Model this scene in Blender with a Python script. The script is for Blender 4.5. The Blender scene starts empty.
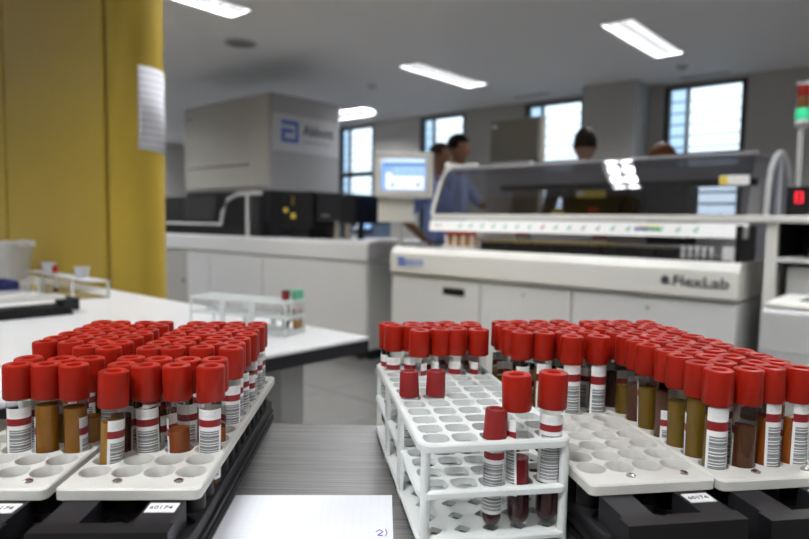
import bpy, bmesh, math, random
from mathutils import Vector, Matrix
R = math.radians
rnd = random.Random(7)
scene = bpy.context.scene
COL = scene.collection

# ---------------------------------------------------------------- camera, world, exposure
cam_d = bpy.data.cameras.new('camera'); cam = bpy.data.objects.new('camera', cam_d); COL.objects.link(cam)
cam_d.sensor_width = 36.0; cam_d.lens = 36.0 * 625.0 / 809.0
cam_d.clip_start = 0.01; cam_d.clip_end = 200
CAM_Z = 1.10
cam.matrix_world = Matrix.Translation((0, 0, CAM_Z)) @ Matrix.Rotation(R(90 - 4.3), 4, 'X') @ Matrix.Rotation(R(0.9), 4, 'Z')
cam_d.dof.use_dof = True; cam_d.dof.focus_distance = 0.40; cam_d.dof.aperture_fstop = 7.5
scene.camera = cam

world = bpy.data.worlds.new('sky'); scene.world = world; world.use_nodes = True
bg = world.node_tree.nodes['Background']
bg.inputs[0].default_value = (0.78, 0.90, 1.0, 1); bg.inputs[1].default_value = 0.56
LAMP = 20.0
scene.view_settings.view_transform = 'Standard'; scene.view_settings.look = 'None'
scene.view_settings.gamma = 1.0; scene.view_settings.use_curve_mapping = False
scene.view_settings.exposure = 2.0

# ---------------------------------------------------------------- room frame: u runs along the machines, v away from the camera
YA = R(-48.9); ROOM = R(-41.1)
EX = Vector((-math.sin(YA), -math.cos(YA), 0)); EY = Vector((math.cos(YA), -math.sin(YA), 0))
def W(u, v, z=0.0): return EX * u + EY * v + Vector((0, 0, z))

# ---------------------------------------------------------------- materials
MATS = {}
def mat(name, col, rough=0.5, metal=0.0, spec=0.5, emit=None, es=0.0, bump=None, var=0.0, trans=0.0, coat=0.0):
    if name in MATS: return MATS[name]
    m = bpy.data.materials.new(name); m.use_nodes = True; nt = m.node_tree; b = nt.nodes['Principled BSDF']
    b.inputs['Base Color'].default_value = (*col, 1); b.inputs['Roughness'].default_value = rough
    b.inputs['Metallic'].default_value = metal; b.inputs['Specular IOR Level'].default_value = spec
    b.inputs['Transmission Weight'].default_value = trans; b.inputs['Coat Weight'].default_value = coat
    if emit: b.inputs['Emission Color'].default_value = (*emit, 1); b.inputs['Emission Strength'].default_value = es
    if bump or var:
        tc = nt.nodes.new('ShaderNodeTexCoord'); nz = nt.nodes.new('ShaderNodeTexNoise')
        nz.inputs['Scale'].default_value = bump[0] if bump else 8; nz.inputs['Detail'].default_value = 4
        nt.links.new(tc.outputs['Object'], nz.inputs['Vector'])
        if bump:
            bp = nt.nodes.new('ShaderNodeBump'); bp.inputs['Strength'].default_value = bump[1]; bp.inputs['Distance'].default_value = 0.002
            nt.links.new(nz.outputs['Fac'], bp.inputs['Height']); nt.links.new(bp.outputs['Normal'], b.inputs['Normal'])
        if var:
            hsv = nt.nodes.new('ShaderNodeHueSaturation'); hsv.inputs['Color'].default_value = (*col, 1)
            mr = nt.nodes.new('ShaderNodeMapRange'); mr.inputs['To Min'].default_value = 1 - var; mr.inputs['To Max'].default_value = 1 + var
            nt.links.new(nz.outputs['Fac'], mr.inputs['Value']); nt.links.new(mr.outputs['Result'], hsv.inputs['Value'])
            nt.links.new(hsv.outputs['Color'], b.inputs['Base Color'])
    MATS[name] = m; return m
def glass(name, tint=(1, 1, 1), gloss=1.0, rough=0.03, ior=1.45):
    if name in MATS: return MATS[name]
    m = bpy.data.materials.new(name); m.use_nodes = True; nt = m.node_tree; nt.nodes.clear()
    o = nt.nodes.new('ShaderNodeOutputMaterial'); mx = nt.nodes.new('ShaderNodeMixShader')
    t = nt.nodes.new('ShaderNodeBsdfTransparent'); t.inputs[0].default_value = (*tint, 1)
    g = nt.nodes.new('ShaderNodeBsdfGlossy'); g.inputs['Roughness'].default_value = rough; g.inputs[0].default_value = (gloss, gloss, gloss, 1)
    lw = nt.nodes.new('ShaderNodeLayerWeight'); lw.inputs['Blend'].default_value = 0.5; pw = nt.nodes.new('ShaderNodeMath'); pw.operation = 'POWER'; pw.inputs[1].default_value = 5.0
    f = nt.nodes.new('ShaderNodeMath'); f.operation = 'MULTIPLY_ADD'; f0 = ((ior - 1) / (ior + 1)) ** 2; f.inputs[1].default_value = 1 - f0; f.inputs[2].default_value = f0
    nt.links.new(lw.outputs['Facing'], pw.inputs[0]); nt.links.new(pw.outputs[0], f.inputs[0])
    nt.links.new(f.outputs[0], mx.inputs[0]); nt.links.new(t.outputs[0], mx.inputs[1]); nt.links.new(g.outputs[0], mx.inputs[2])
    nt.links.new(mx.outputs[0], o.inputs[0]); MATS[name] = m; return m

def steel_mat():
    m = mat('brushed_steel', (0.30, 0.29, 0.285), 0.34, 1.0); nt = m.node_tree; b = nt.nodes['Principled BSDF']
    tc = nt.nodes.new('ShaderNodeTexCoord'); mp = nt.nodes.new('ShaderNodeMapping'); mp.inputs['Scale'].default_value = (10, 600, 40)
    nz = nt.nodes.new('ShaderNodeTexNoise'); nz.inputs['Scale'].default_value = 1.0; nz.inputs['Detail'].default_value = 3
    mr = nt.nodes.new('ShaderNodeMapRange'); mr.inputs['To Min'].default_value = 0.24; mr.inputs['To Max'].default_value = 0.5
    nt.links.new(tc.outputs['Object'], mp.inputs[0]); nt.links.new(mp.outputs[0], nz.inputs[0]); nt.links.new(nz.outputs['Fac'], mr.inputs[0]); nt.links.new(mr.outputs[0], b.inputs['Roughness'])
    mc = nt.nodes.new('ShaderNodeValToRGB'); mc.color_ramp.elements[0].position = .3; mc.color_ramp.elements[1].position = .7; mc.color_ramp.elements[0].color = (.19, .19, .19, 1); mc.color_ramp.elements[1].color = (.36, .35, .345, 1); nt.links.new(nz.outputs['Fac'], mc.inputs[0]); nt.links.new(mc.outputs[0], b.inputs['Base Color'])
    bp = nt.nodes.new('ShaderNodeBump'); bp.inputs['Strength'].default_value = 0.4; bp.inputs['Distance'].default_value = 0.0008
    nt.links.new(nz.outputs['Fac'], bp.inputs['Height']); nt.links.new(bp.outputs[0], b.inputs['Normal'])
    return m
def label_mat():
    # printed tube label: v upwards (0..1); white strip, red band, then barcode lines across
    m = mat('barcode_label', (0.86, 0.86, 0.84), 0.45); nt = m.node_tree; b = nt.nodes['Principled BSDF']; L = nt.links.new
    uv = nt.nodes.new('ShaderNodeUVMap'); sp = nt.nodes.new('ShaderNodeSeparateXYZ'); L(uv.outputs[0], sp.inputs[0])
    def rng(sock, lo, hi):
        a = nt.nodes.new('ShaderNodeMath'); a.operation = 'GREATER_THAN'; a.inputs[1].default_value = lo; L(sock, a.inputs[0])
        c = nt.nodes.new('ShaderNodeMath'); c.operation = 'LESS_THAN'; c.inputs[1].default_value = hi; L(sock, c.inputs[0])
        d = nt.nodes.new('ShaderNodeMath'); d.operation = 'MULTIPLY'; L(a.outputs[0], d.inputs[0]); L(c.outputs[0], d.inputs[1]); return d.outputs[0]
    def mul(a, c):
        d = nt.nodes.new('ShaderNodeMath'); d.operation = 'MULTIPLY'; L(a, d.inputs[0]); L(c, d.inputs[1]); return d.outputs[0]
    U, V = sp.outputs[0], sp.outputs[1]
    cmb = nt.nodes.new('ShaderNodeCombineXYZ'); L(V, cmb.inputs[1])
    nz = nt.nodes.new('ShaderNodeTexNoise'); nz.inputs['Scale'].default_value = 62; nz.inputs['Detail'].default_value = 2; L(cmb.outputs[0], nz.inputs[0])
    bars = rng(nz.outputs['Fac'], 0.47, 2.0)
    bars = mul(mul(bars, rng(V, 0.05, 0.70)), rng(U, 0.12, 0.88))
    nz2 = nt.nodes.new('ShaderNodeTexNoise'); nz2.inputs['Scale'].default_value = 110; L(uv.outputs[0], nz2.inputs[0])
    txt = mul(mul(rng(nz2.outputs['Fac'], 0.60, 2), rng(V, 0.88, 0.97)), rng(U, 0.15, 0.75))
    ad = nt.nodes.new('ShaderNodeMath'); ad.operation = 'MAXIMUM'; L(bars, ad.inputs[0]); L(txt, ad.inputs[1])
    m1 = nt.nodes.new('ShaderNodeMixRGB'); m1.inputs[1].default_value = (0.86, 0.86, 0.84, 1); m1.inputs[2].default_value = (0.20, 0.21, 0.22, 1); L(ad.outputs[0], m1.inputs[0])
    m2 = nt.nodes.new('ShaderNodeMixRGB'); m2.inputs[2].default_value = (0.27, 0.010, 0.013, 1); L(m1.outputs[0], m2.inputs[1]); L(rng(V, 0.755, 0.855), m2.inputs[0])
    L(m2.outputs[0], b.inputs['Base Color']); return m
def paper_mat(name, sx, sy, col=(0.82, 0.83, 0.86), ink=(0.62, 0.64, 0.72), lo=0.93):
    m = mat(name, col, 0.7); nt = m.node_tree; b = nt.nodes['Principled BSDF']; L = nt.links.new
    tc = nt.nodes.new('ShaderNodeTexCoord'); sp = nt.nodes.new('ShaderNodeSeparateXYZ'); L(tc.outputs['Object'], sp.inputs[0])
    outs = []
    for ax, s in ((0, sx), (1 if sy > 0 else 2, abs(sy))):
        a = nt.nodes.new('ShaderNodeMath'); a.operation = 'MULTIPLY'; a.inputs[1].default_value = s; L(sp.outputs[ax], a.inputs[0])
        f = nt.nodes.new('ShaderNodeMath'); f.operation = 'FRACT'; L(a.outputs[0], f.inputs[0])
        g = nt.nodes.new('ShaderNodeMath'); g.operation = 'GREATER_THAN'; g.inputs[1].default_value = lo; L(f.outputs[0], g.inputs[0]); outs.append(g.outputs[0])
    mx = nt.nodes.new('ShaderNodeMath'); mx.operation = 'MAXIMUM'; L(outs[0], mx.inputs[0]); L(outs[1], mx.inputs[1])
    c = nt.nodes.new('ShaderNodeMixRGB'); c.inputs[1].default_value = (*col, 1); c.inputs[2].default_value = (*ink, 1); L(mx.outputs[0], c.inputs[0])
    L(c.outputs[0], b.inputs['Base Color']); return m

M_RED = mat('red_cap_plastic', (0.38, 0.012, 0.003), 0.40, spec=0.30, bump=(900, 0.08))
M_STOP = mat('dark_red_rubber', (0.25, 0.010, 0.010), 0.5)
M_GREEN = mat('mint_cap_plastic', (0.16, 0.52, 0.33), 0.4)
M_TUBE = glass('tube_glass', (0.95, 0.95, 0.94), 0.9, 0.05, 1.40)
M_LABEL = label_mat()
LIQ = {'amber': mat('amber_serum', (0.46, 0.195, 0.014), 0.25), 'golden': mat('golden_serum', (0.54, 0.28, 0.045), 0.25),
       'brown': mat('brown_serum', (0.17, 0.060, 0.022), 0.25), 'orange': mat('orange_serum', (0.46, 0.12, 0.016), 0.25),
       'olive': mat('olive_serum', (0.30, 0.18, 0.02), 0.25), 'blood': mat('dark_blood', (0.045, 0.008, 0.012), 0.2),
       'red': mat('red_plasma', (0.30, 0.012, 0.022), 0.25)}
for k_, m_ in LIQ.items():
    nt = m_.node_tree; b_ = nt.nodes['Principled BSDF']; c_ = tuple(b_.inputs['Base Color'].default_value)
    tr_ = nt.nodes.new('ShaderNodeBsdfTransparent'); tr_.inputs[0].default_value = tuple(min(1, q ** 0.45) for q in c_[:3]) + (1,)
    mx_ = nt.nodes.new('ShaderNodeMixShader'); mx_.inputs[0].default_value = 0.9 if k_ == 'blood' else 0.58
    nt.links.new(tr_.outputs[0], mx_.inputs[1]); nt.links.new(b_.outputs[0], mx_.inputs[2]); nt.links.new(mx_.outputs[0], nt.nodes['Material Output'].inputs[0])
M_PLATE = mat('ivory_plastic', (0.62, 0.61, 0.57), 0.42, bump=(60, 0.05), var=0.05)
M_BLACK = mat('black_plastic', (0.009, 0.009, 0.010), 0.45, spec=0.3)
M_BLACK2 = mat('soft_black_plastic', (0.018, 0.017, 0.020), 0.5, spec=0.3)
M_RACK = mat('white_rack_plastic', (0.70, 0.73, 0.715), 0.38)
M_STEEL = steel_mat(); M_METAL = mat('bright_metal', (0.75, 0.74, 0.72), 0.22, 1.0)
M_WHITE = mat('white_laminate', (0.74, 0.74, 0.74), 0.35)
M_CREAM = mat('cream_machine_paint', (0.66, 0.65, 0.61), 0.42); M_GREY = mat('grey_machine_paint', (0.52, 0.52, 0.51), 0.45)
M_LGREY = mat('light_grey_machine_paint', (0.62, 0.62, 0.62), 0.45)
M_TOWER = mat('warm_grey_analyzer_paint', (0.40, 0.385, 0.355), 0.5); M_TOWERS = mat('cool_grey_analyzer_paint', (0.34, 0.34, 0.35), 0.5)
M_FRAME = mat('dark_window_frame', (0.022, 0.024, 0.030), 0.4)
M_WALL = mat('grey_wall_paint', (0.47, 0.46, 0.45), 0.8, bump=(120, 0.05)); M_CEIL = mat('ceiling_paint', (0.85, 0.84, 0.85), 0.85)
M_YEL = mat('yellow_panel', (0.50, 0.345, 0.035), 0.42, var=0.04); M_YELD = mat('dark_yellow_seam', (0.10, 0.065, 0.012), 0.7)
M_BLUE = mat('blue_print', (0.04, 0.13, 0.52), 0.5); M_INK = mat('dark_print', (0.035, 0.036, 0.05), 0.5); M_GINK = mat('grey_print', (0.22, 0.22, 0.28), 0.5)
M_STICK = mat('yellow_sticker', (0.80, 0.60, 0.06), 0.5); M_SIGNW = mat('white_sign', (0.80, 0.80, 0.80), 0.5)
M_HOOD = glass('smoky_hood_glass', (0.66, 0.66, 0.69), 1.0, 0.02, 1.6)
M_PANE = glass('window_glass', (0.93, 0.96, 0.97), 0.8, 0.02); M_BPANE = glass('blue_tinted_glass', (0.62, 0.71, 0.79), 0.8, 0.02)
M_SLAT = mat('pale_blue_slat', (0.26, 0.33, 0.42), 0.55)
M_LAMPGLOW = mat('lamp_glow', (0.9, 0.9, 0.9), 0.5, emit=(0.97, 0.985, 1.0), es=LAMP)

# ---------------------------------------------------------------- mesh helpers
class MB:
    def __init__(s): s.v = []; s.f = []
    def quad(s, *p):
        b = len(s.v); s.v += [tuple(q) for q in p]; s.f.append(tuple(range(b, b + len(p)))); return s
    def box(s, x0, y0, z0, x1, y1, z1):
        b = len(s.v); s.v += [(x0, y0, z0), (x1, y0, z0), (x1, y1, z0), (x0, y1, z0), (x0, y0, z1), (x1, y0, z1), (x1, y1, z1), (x0, y1, z1)]
        s.f += [tuple(b + i for i in q) for q in ((0, 3, 2, 1), (4, 5, 6, 7), (0, 1, 5, 4), (1, 2, 6, 5), (2, 3, 7, 6), (3, 0, 4, 7))]; return s
    def lathe(s, prof, n=20, c=(0, 0, 0), a0=0, a1=360):
        b = len(s.v); full = a1 - a0 >= 360; k = n if full else n + 1; m = len(prof)
        for i in range(k):
            a = R(a0 + (a1 - a0) * i / n)
            for r, z in prof: s.v.append((c[0] + r * math.cos(a), c[1] + r * math.sin(a), c[2] + z))
        for i in range(n):
            j = (i + 1) % k
            for q in range(m - 1): s.f.append((b + i * m + q, b + j * m + q, b + j * m + q + 1, b + i * m + q + 1))
        return s
    def tube(s, pts, r, n=8, closed=False):
        pts = [Vector(p) for p in pts]; b = len(s.v); m = len(pts)
        rr = r if isinstance(r, (list, tuple)) else [r] * m
        for i, p in enumerate(pts):
            t = (pts[(i + 1) % m] - pts[i - 1]) if closed else (pts[min(i + 1, m - 1)] - pts[max(i - 1, 0)])
            t.normalize(); a = Vector((0, 0, 1)) if abs(t.z) < 0.9 else Vector((1, 0, 0)); x = t.cross(a).normalized(); y = x.cross(t)
            for k in range(n):
                an = 2 * math.pi * k / n; s.v.append(tuple(p + x * (math.cos(an) * rr[i]) + y * (math.sin(an) * rr[i])))
        for i in range(m if closed else m - 1):
            j = (i + 1) % m
            for k in range(n): s.f.append((b + i * n + k, b + i * n + (k + 1) % n, b + j * n + (k + 1) % n, b + j * n + k))
        if not closed: s.f.append(tuple(b + k for k in range(n))); s.f.append(tuple(b + (m - 1) * n + k for k in range(n)))
        return s
    def prism(s, poly, axis, a, c):
        # poly: 2D points; axis 'x': (y,z) swept along x, 'y': (x,z), 'z': (x,y)
        f = {'x': lambda p, t: (t, p[0], p[1]), 'y': lambda p, t: (p[0], t, p[1]), 'z': lambda p, t: (p[0], p[1], t)}[axis]
        b = len(s.v); n = len(poly); s.v += [f(p, a) for p in poly] + [f(p, c) for p in poly]
        s.f.append(tuple(b + i for i in range(n))); s.f.append(tuple(b + n + i for i in range(n)))
        for i in range(n): s.f.append((b + i, b + (i + 1) % n, b + n + (i + 1) % n, b + n + i))
        return s
    def mesh(s, name, m, smooth=False, uv=None):
        me = bpy.data.meshes.new(name); me.from_pydata(s.v, [], s.f)
        bm = bmesh.new(); bm.from_mesh(me); bmesh.ops.remove_doubles(bm, verts=bm.verts, dist=1e-6) if uv is None else None
        bmesh.ops.recalc_face_normals(bm, faces=bm.faces); bm.to_mesh(me); bm.free()
        if m: me.materials.append(m)
        if smooth:
            me.polygons.foreach_set('use_smooth', [True] * len(me.polygons))
            try: me.set_sharp_from_angle(angle=R(38))
            except Exception: pass
        return me
    def build(s, name, m, parent=None, loc=(0, 0, 0), rot=(0, 0, 0), smooth=False, bevel=0.0):
        o = link(name, s.mesh(name, m, smooth), parent, loc, rot)
        if bevel:
            md = o.modifiers.new('bevel', 'BEVEL'); md.width = bevel; md.segments = 2; md.limit_method = 'ANGLE'; md.angle_limit = R(40)
        return o
def link(name, data, parent=None, loc=(0, 0, 0), rot=(0, 0, 0)):
    o = bpy.data.objects.new(name, data); COL.objects.link(o); o.location = loc; o.rotation_euler = rot
    if parent: o.parent = parent
    return o
def tag(o, label, cat, group=None):
    o['label'] = label; o['category'] = cat
    if group: o['group'] = group
    return o
def thing(name, label, cat, loc=(0, 0, 0), rz=0.0, group=None):
    return tag(link(name, None, None, loc, (0, 0, rz)), label, cat, group)
def struct(o): o['kind'] = 'structure'; return o
def bx(name, m, parent, a, bevel=0.0): return MB().box(*a).build(name, m, parent, bevel=bevel)
def text(name, body, size, m, parent, loc, rot, depth=0.0006, bold=0.0, sx=1.0):
    cu = bpy.data.curves.new(name, 'FONT'); cu.body = body; cu.size = size; cu.extrude = depth; cu.offset = bold; cu.resolution_u = 2
    t = bpy.data.objects.new(name, cu); COL.objects.link(t); dg = bpy.context.evaluated_depsgraph_get(); dg.update()
    me = bpy.data.meshes.new_from_object(t.evaluated_get(dg)); me.name = name; bpy.data.objects.remove(t); me.materials.clear(); me.materials.append(m)
    o = link(name, me, parent, loc, rot); o.scale = (sx, 1, 1); return o

# ================================================================= the room
U0, U1, V0, V1, HC = -12.5, 3.0, -3.0, 7.1, 2.65
room = lambda name, m, a: struct(MB().box(*a).build(name, m, None, (0, 0, 0), (0, 0, ROOM)))
fl = room('floor', mat('tile_grout', (0.20, 0.20, 0.20), 0.7), (U0 - .2, V0 - .2, -0.12, U1 + .2, V1 + .2, -0.006))
M_TILE = mat('dark_grey_floor_tile', (0.15, 0.147, 0.145), 0.16, spec=0.5, bump=(6, 0.03), var=0.12)
tile_me = MB().box(-0.297, -0.297, -0.006, 0.297, 0.297, 0.0).mesh('tile', M_TILE)
nu, nv = 18, 16
for i in range(nu):
    for j in range(nv):
        link('tile', tile_me, fl, (0.9 - 0.6 * i, -2.4 + 0.6 * j, 0))
far = []
mbt = MB()
for i in range(-4, 23):
    for j in range(-1, 17):
        if 0 <= i < nu and 0 <= j < nv: continue
        cx, cy = 0.9 - 0.6 * i, -2.4 + 0.6 * j
        if U0 < cx - .3 and cx + .3 < U1 and V0 < cy - .3 and cy + .3 < V1: mbt.box(cx - .297, cy - .297, -0.006, cx + .297, cy + .297, 0)
tf = mbt.build('tile_field', M_TILE, fl); tf['kind'] = 'stuff'
LROWS = ((-1.5, -.3, 'the cart aisle'), (1.62, 2.82, 'the white table aisle'), (4.72, 5.92, 'floor behind the machines'))
LCOLS = ((1.9, 'beside the bare wall'), (-2.02, 'in line with the wide track machine'), (-4.12, 'in line with the machine gap'), (-6.3, 'in line with the tall analyzer'), (-8.5, 'past the tall analyzer'), (-10.7, 'by the white wall'))
LIGHTS = [(a, c, ln, list(LCOLS) + [(-.1, 'over the cart')] if a < 3 else list(LCOLS[:3]) + [(-11.7, 'added unseen to brighten the end wall')]) for (a, c, ln) in LROWS]  # end wall fixture is added, hidden by the pillar, to brighten that wall
ce = MB(); vv = V0 - .2
for (a, c, ln, cols) in LIGHTS:
    ce.box(U0 - .2, vv, HC, U1 + .2, a, HC + .10); uu = U0 - .2
    for (u, _) in sorted(cols): ce.box(uu, a, HC, u - .13, c, HC + .10); uu = u + .13
    ce.box(uu, a, HC, U1 + .2, c, HC + .10); vv = c
ce.box(U0 - .2, vv, HC, U1 + .2, V1 + .2, HC + .10); ce.box(U0 - .2, V0 - .2, HC + .10, U1 + .2, V1 + .2, HC + .16)
struct(ce.build('ceiling', M_CEIL, None, (0, 0, 0), (0, 0, ROOM)))
room('wall_left', mat('white_wall_paint', (0.80, 0.79, 0.77), 0.8), (U0 - .15, V0, 0, U0, V1, HC))
room('wall_right', M_WALL, (U1, V0, 0, U1 + .15, V1, HC)); room('wall_near', M_WALL, (U0, V0 - .15, 0, U1, V0, HC))
WINS = [(-2.457 - 1.742 * k, -1.637 - 1.742 * k) for k in range(6)]; WZ0, WZT, WZ1 = 0.92, 1.86, 2.615
far_wall = MB(); e = U1
for (a, c) in WINS:
    far_wall.box(c, V1, 0, e, V1 + .10, HC); far_wall.box(a, V1, 0, c, V1 + .10, WZ0); far_wall.box(a, V1, WZ1, c, V1 + .10, HC); e = a
far_wall.box(U0, V1, 0, e, V1 + .10, HC)
wf = struct(far_wall.build('wall_far', M_WALL, None, (0, 0, 0), (0, 0, ROOM)))
room('baseboard_far', M_FRAME, (U0, V1 - .012, 0, U1, V1, 0.08))
slat_me = MB().box(-0.62, -0.055, -0.007, 0.62, 0.055, 0.007).mesh('slat', M_SLAT)
for k, (a, c) in enumerate(WINS):
    w = link('window_%d' % (k + 1), None, None, W((a + c) / 2, V1 + .045), (0, 0, ROOM)); struct(w); h = (c - a) / 2; t = .055
    f = MB(); f.box(-h, -.04, WZ0, -h + t, .04, WZ1); f.box(h - t, -.04, WZ0, h, .04, WZ1); f.box(-h, -.04, WZ0, h, .04, WZ0 + t); f.box(-h, -.04, WZ1 - .035, h, .04, WZ1); f.box(-h, -.04, WZT - .04, h, .04, WZT + .04)
    f.build('window_frame', M_FRAME, w); mx = -h + .24
    bx('mullion', mat('grey_mullion', (0.45, 0.50, 0.56), 0.4), w, (mx - .018, -.03, WZ0, mx + .018, .03, WZ1))
    for z0, z1 in ((WZ0 + t, WZT - .04), (WZT + .04, WZ1 - .035)):
        bx('pane', M_PANE, w, (mx + .018, -.004, z0, h - t, .004, z1)); bx('pane', M_BPANE, w, (-h + t, -.004, z0, mx - .018, .004, z1))
    z = WZ0 + .06
    while z < WZ1 - .03:
        link('slat', slat_me, w, (-.12, .17, z), (R(10), 0, 0)); z += 0.125
# structural column between two windows
st = thing('wall_column', 'square grey plastered column projecting between two windows', 'column', W(-2.915, 6.89), ROOM)
bx('shaft', M_WALL, st, (-.30, -.20, 0, .30, .205, HC)); bx('skirting', M_FRAME, st, (-.306, -.206, 0, .306, .205, .08))

# ceiling fittings
M_LOUV = mat('louvre_grey', (0.045, 0.045, 0.045), 0.6, spec=0.1)
def ceiling_light(u, v0, v1, label, w=.256, along=True, rec=.055):
    """recessed box with a glowing reflector behind deep cross blades"""
    t = thing('ceiling_light', label, 'ceiling light', W(u, (v0 + v1) / 2, HC), ROOM if along else ROOM + R(90)); L = (v1 - v0) / 2 - .002 if along else .36; h = w / 2; z = rec if along else -.004; zl = .001 if along else -.045
    for nm, mm, za, zc in (('trim_frame', M_WHITE, zl - .006, zl), ('inner_wall', M_LOUV, zl, z)):
        f = MB(); f.box(-h, -L, za, -h + .010, L, zc); f.box(h - .010, -L, za, h, L, zc); f.box(-h + .010, -L, za, h - .010, -L + .010, zc); f.box(-h + .010, L - .010, za, h - .010, L, zc); f.build(nm, mm, t)
    bx('reflector', M_LAMPGLOW, t, (-h + .010, -L + .010, z - .006, h - .010, L - .010, z - .001))
    bx('centre_spine', M_LOUV, t, (-.003, -L + .010, zl, .003, L - .010, z - .006))
    n = max(4, int(L * 2 / .095)); lm = MB().box(-h + .010, -.002, zl, h - .010, .002, z - .006).mesh('louvre_blade', M_LOUV)
    for i in range(1, n): link('louvre_blade', lm, t, (0, -L + 2 * L * i / n, 0))
    return t
for (a, c, ln, cols) in LIGHTS:
    for (u, cn) in cols: ceiling_light(u, a, c, 'louvred ceiling light over %s, %s' % (ln, cn))
ceiling_light(-6.55, 6.1, 6.5, 'short louvred ceiling light close to the window wall', along=False)
d = thing('ceiling_speaker', 'round flat grey ceiling speaker grille above the tall analyzer', 'speaker', W(-4.8, 3.27, HC), ROOM)
MB().lathe([(0, -.012), (.10, -.012), (.115, -.006)], 28).build('grille', mat('grey_grille', (0.22, 0.22, 0.22), 0.6), d, smooth=True)
MB().lathe([(.115, -.006), (.122, -.016), (.14, -.012), (.142, 0)], 28).build('rim', mat('grey_rim', (0.42, 0.42, 0.42), 0.5), d, smooth=True)
for (u, v, lab) in ((-5.05, 5.18, 'small round smoke detector on ceiling beyond the logo box'), (-2.06, 6.39, 'small round smoke detector on ceiling near the wall column')):
    d = thing('smoke_detector', lab, 'detector', W(u, v, HC), ROOM)
    MB().lathe([(.055, 0), (.055, -.012), (.05, -.016)], 20).build('base', M_GREY, d, smooth=True)
    MB().lathe([(.04, -.015), (.036, -.04), (.015, -.045), (0, -.045)], 20).build('sensor_head', M_GREY, d, smooth=True)
for (u, v, lab) in ((-2.0, 6.9, 'narrow slotted air vent in ceiling above the widest bright window'), (-3.9, 6.75, 'narrow slotted air vent in ceiling over window left of the column')):
    d = thing('air_vent', lab.replace('left of', 'beside'), 'vent', W(u, v, HC), ROOM)
    f = MB(); f.box(-.24, -.06, -.012, .24, -.045, 0); f.box(-.24, .045, -.012, .24, .06, 0); f.box(-.24, -.045, -.012, -.225, .045, 0); f.box(.225, -.045, -.012, .24, .045, 0); f.build('frame', M_LGREY, d)
    for q in (-.025, 0, .025): bx('slat', M_GREY, d, (-.225, q - .006, -.01, .225, q + .006, -.002))

# yellow clad pillar with a rounded end
pl = thing('yellow_pillar', 'yellow panelled pillar with rounded end behind white table', 'pillar', W(-2.29, 1.0), ROOM)
RP = .100
bx('core', M_YELD, pl, (-1.80, .012, 0, -.004, 2 * RP - .012, HC))
for a, c in ((-1.075, -.030), (-1.80, -1.10)): bx('panel', M_YEL, pl, (a, 0, 0, c, .02, HC), bevel=.004); bx('panel', M_YEL, pl, (a, 2 * RP - .02, 0, c, 2 * RP, HC), bevel=.004)
poly = [(0.006, 0)] + [(0.006 + RP * math.sin(R(q)), RP - RP * math.cos(R(q))) for q in range(6, 180, 6)] + [(0.006, 2 * RP)]
MB().prism(poly, 'z', 0, HC).build('rounded_end_panel', M_YEL, pl, smooth=True)
# notice wrapped on the rounded end
nt_ = MB(); th = 14
for i in range(th):
    for z0, z1 in ((1.345, 1.640),):
        q0, q1 = R(70 + 120 * i / th), R(70 + 120 * (i + 1) / th); r = RP + .0015
        P = lambda q, z: (0.006 + r * math.sin(q), RP - r * math.cos(q), z - .012 * (math.degrees(q) - 70) / 120)
        nt_.quad(P(q0, z0), P(q1, z0), P(q1, z1), P(q0, z1))
no = nt_.build('paper_notice', paper_mat('notice_paper', 3, -42, (0.84, 0.84, 0.88), (0.66, 0.66, 0.74), 0.66), None, W(-2.29, 1.0), (0, 0, ROOM), smooth=True)
sd = no.modifiers.new('thickness', 'SOLIDIFY'); sd.thickness = .0008; sd.offset = 1
tag(no, 'printed white paper notice taped around the rounded yellow pillar end', 'notice')

# ================================================================= white side table
TZ = .85
tb = thing('side_table', 'white laminate table with black underframe beside the yellow pillar', 'table', W(-.945, .25), ROOM)
bx('table_top', M_WHITE, tb, (-2.5, 0, TZ - .008, 0, .72, TZ), bevel=.002)
bx('edge_band', M_BLACK2, tb, (-2.5, .001, TZ - .034, -.001, .719, TZ - .008))
for x in (-.12, -2.35):
    for y in (.10, .58): bx('leg', M_GREY, tb, (x - .03, y - .03, 0, x + .03, y + .03, TZ - .034))
bx('rail', M_GREY, tb, (-2.35, .57, .60, -.12, .595, .66))

# ================================================================= steel cart
SZ = .918
ct = thing('steel_cart', 'brushed stainless steel cart top carrying the tube racks', 'cart', (0.05, .28, 0))
bx('table_top', M_STEEL, ct, (-.50, -.28, SZ - .03, .50, .272, SZ), bevel=.002)
for x in (-.46, .46):
    for y in (-.24, .235): MB().lathe([(.0125, .03), (.0125, SZ - .03)], 12, (x, y, 0)).build('leg', M_METAL, ct, smooth=True); MB().lathe([(0, 0), (.022, .0), (.022, .03), (0, .03)], 14, (x, y, 0)).build('foot', M_BLACK, ct)
bx('lower_shelf', M_STEEL, ct, (-.48, -.26, .25, .48, .255, .265))

# paper sheet on the cart
sh = MB().box(-.049, -.14, 0, .054, .0, .0006).build('paper_sheet', paper_mat('squared_paper', 200, 200, (0.84, 0.85, 0.90), (0.79, 0.80, 0.87), 0.94), None, (-.060, .402, SZ + .0002), (0, 0, R(2.0)))
tag(sh, 'white squared paper lying on the steel cart between racks', 'paper')
hw = MB(); hw.tube([(.044, -.050, .0009), (.046, -.0475, .0009), (.048, -.050, .0009), (.045, -.054, .0009), (.048, -.0545, .0009)], .0003, 5); hw.tube([(.0495, -.047, .0009), (.0505, -.051, .0009), (.0495, -.055, .0009)], .0003, 5)
hw.build('pen_mark', mat('pen_ink', (0.06, 0.06, 0.45), 0.5), sh)

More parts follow.
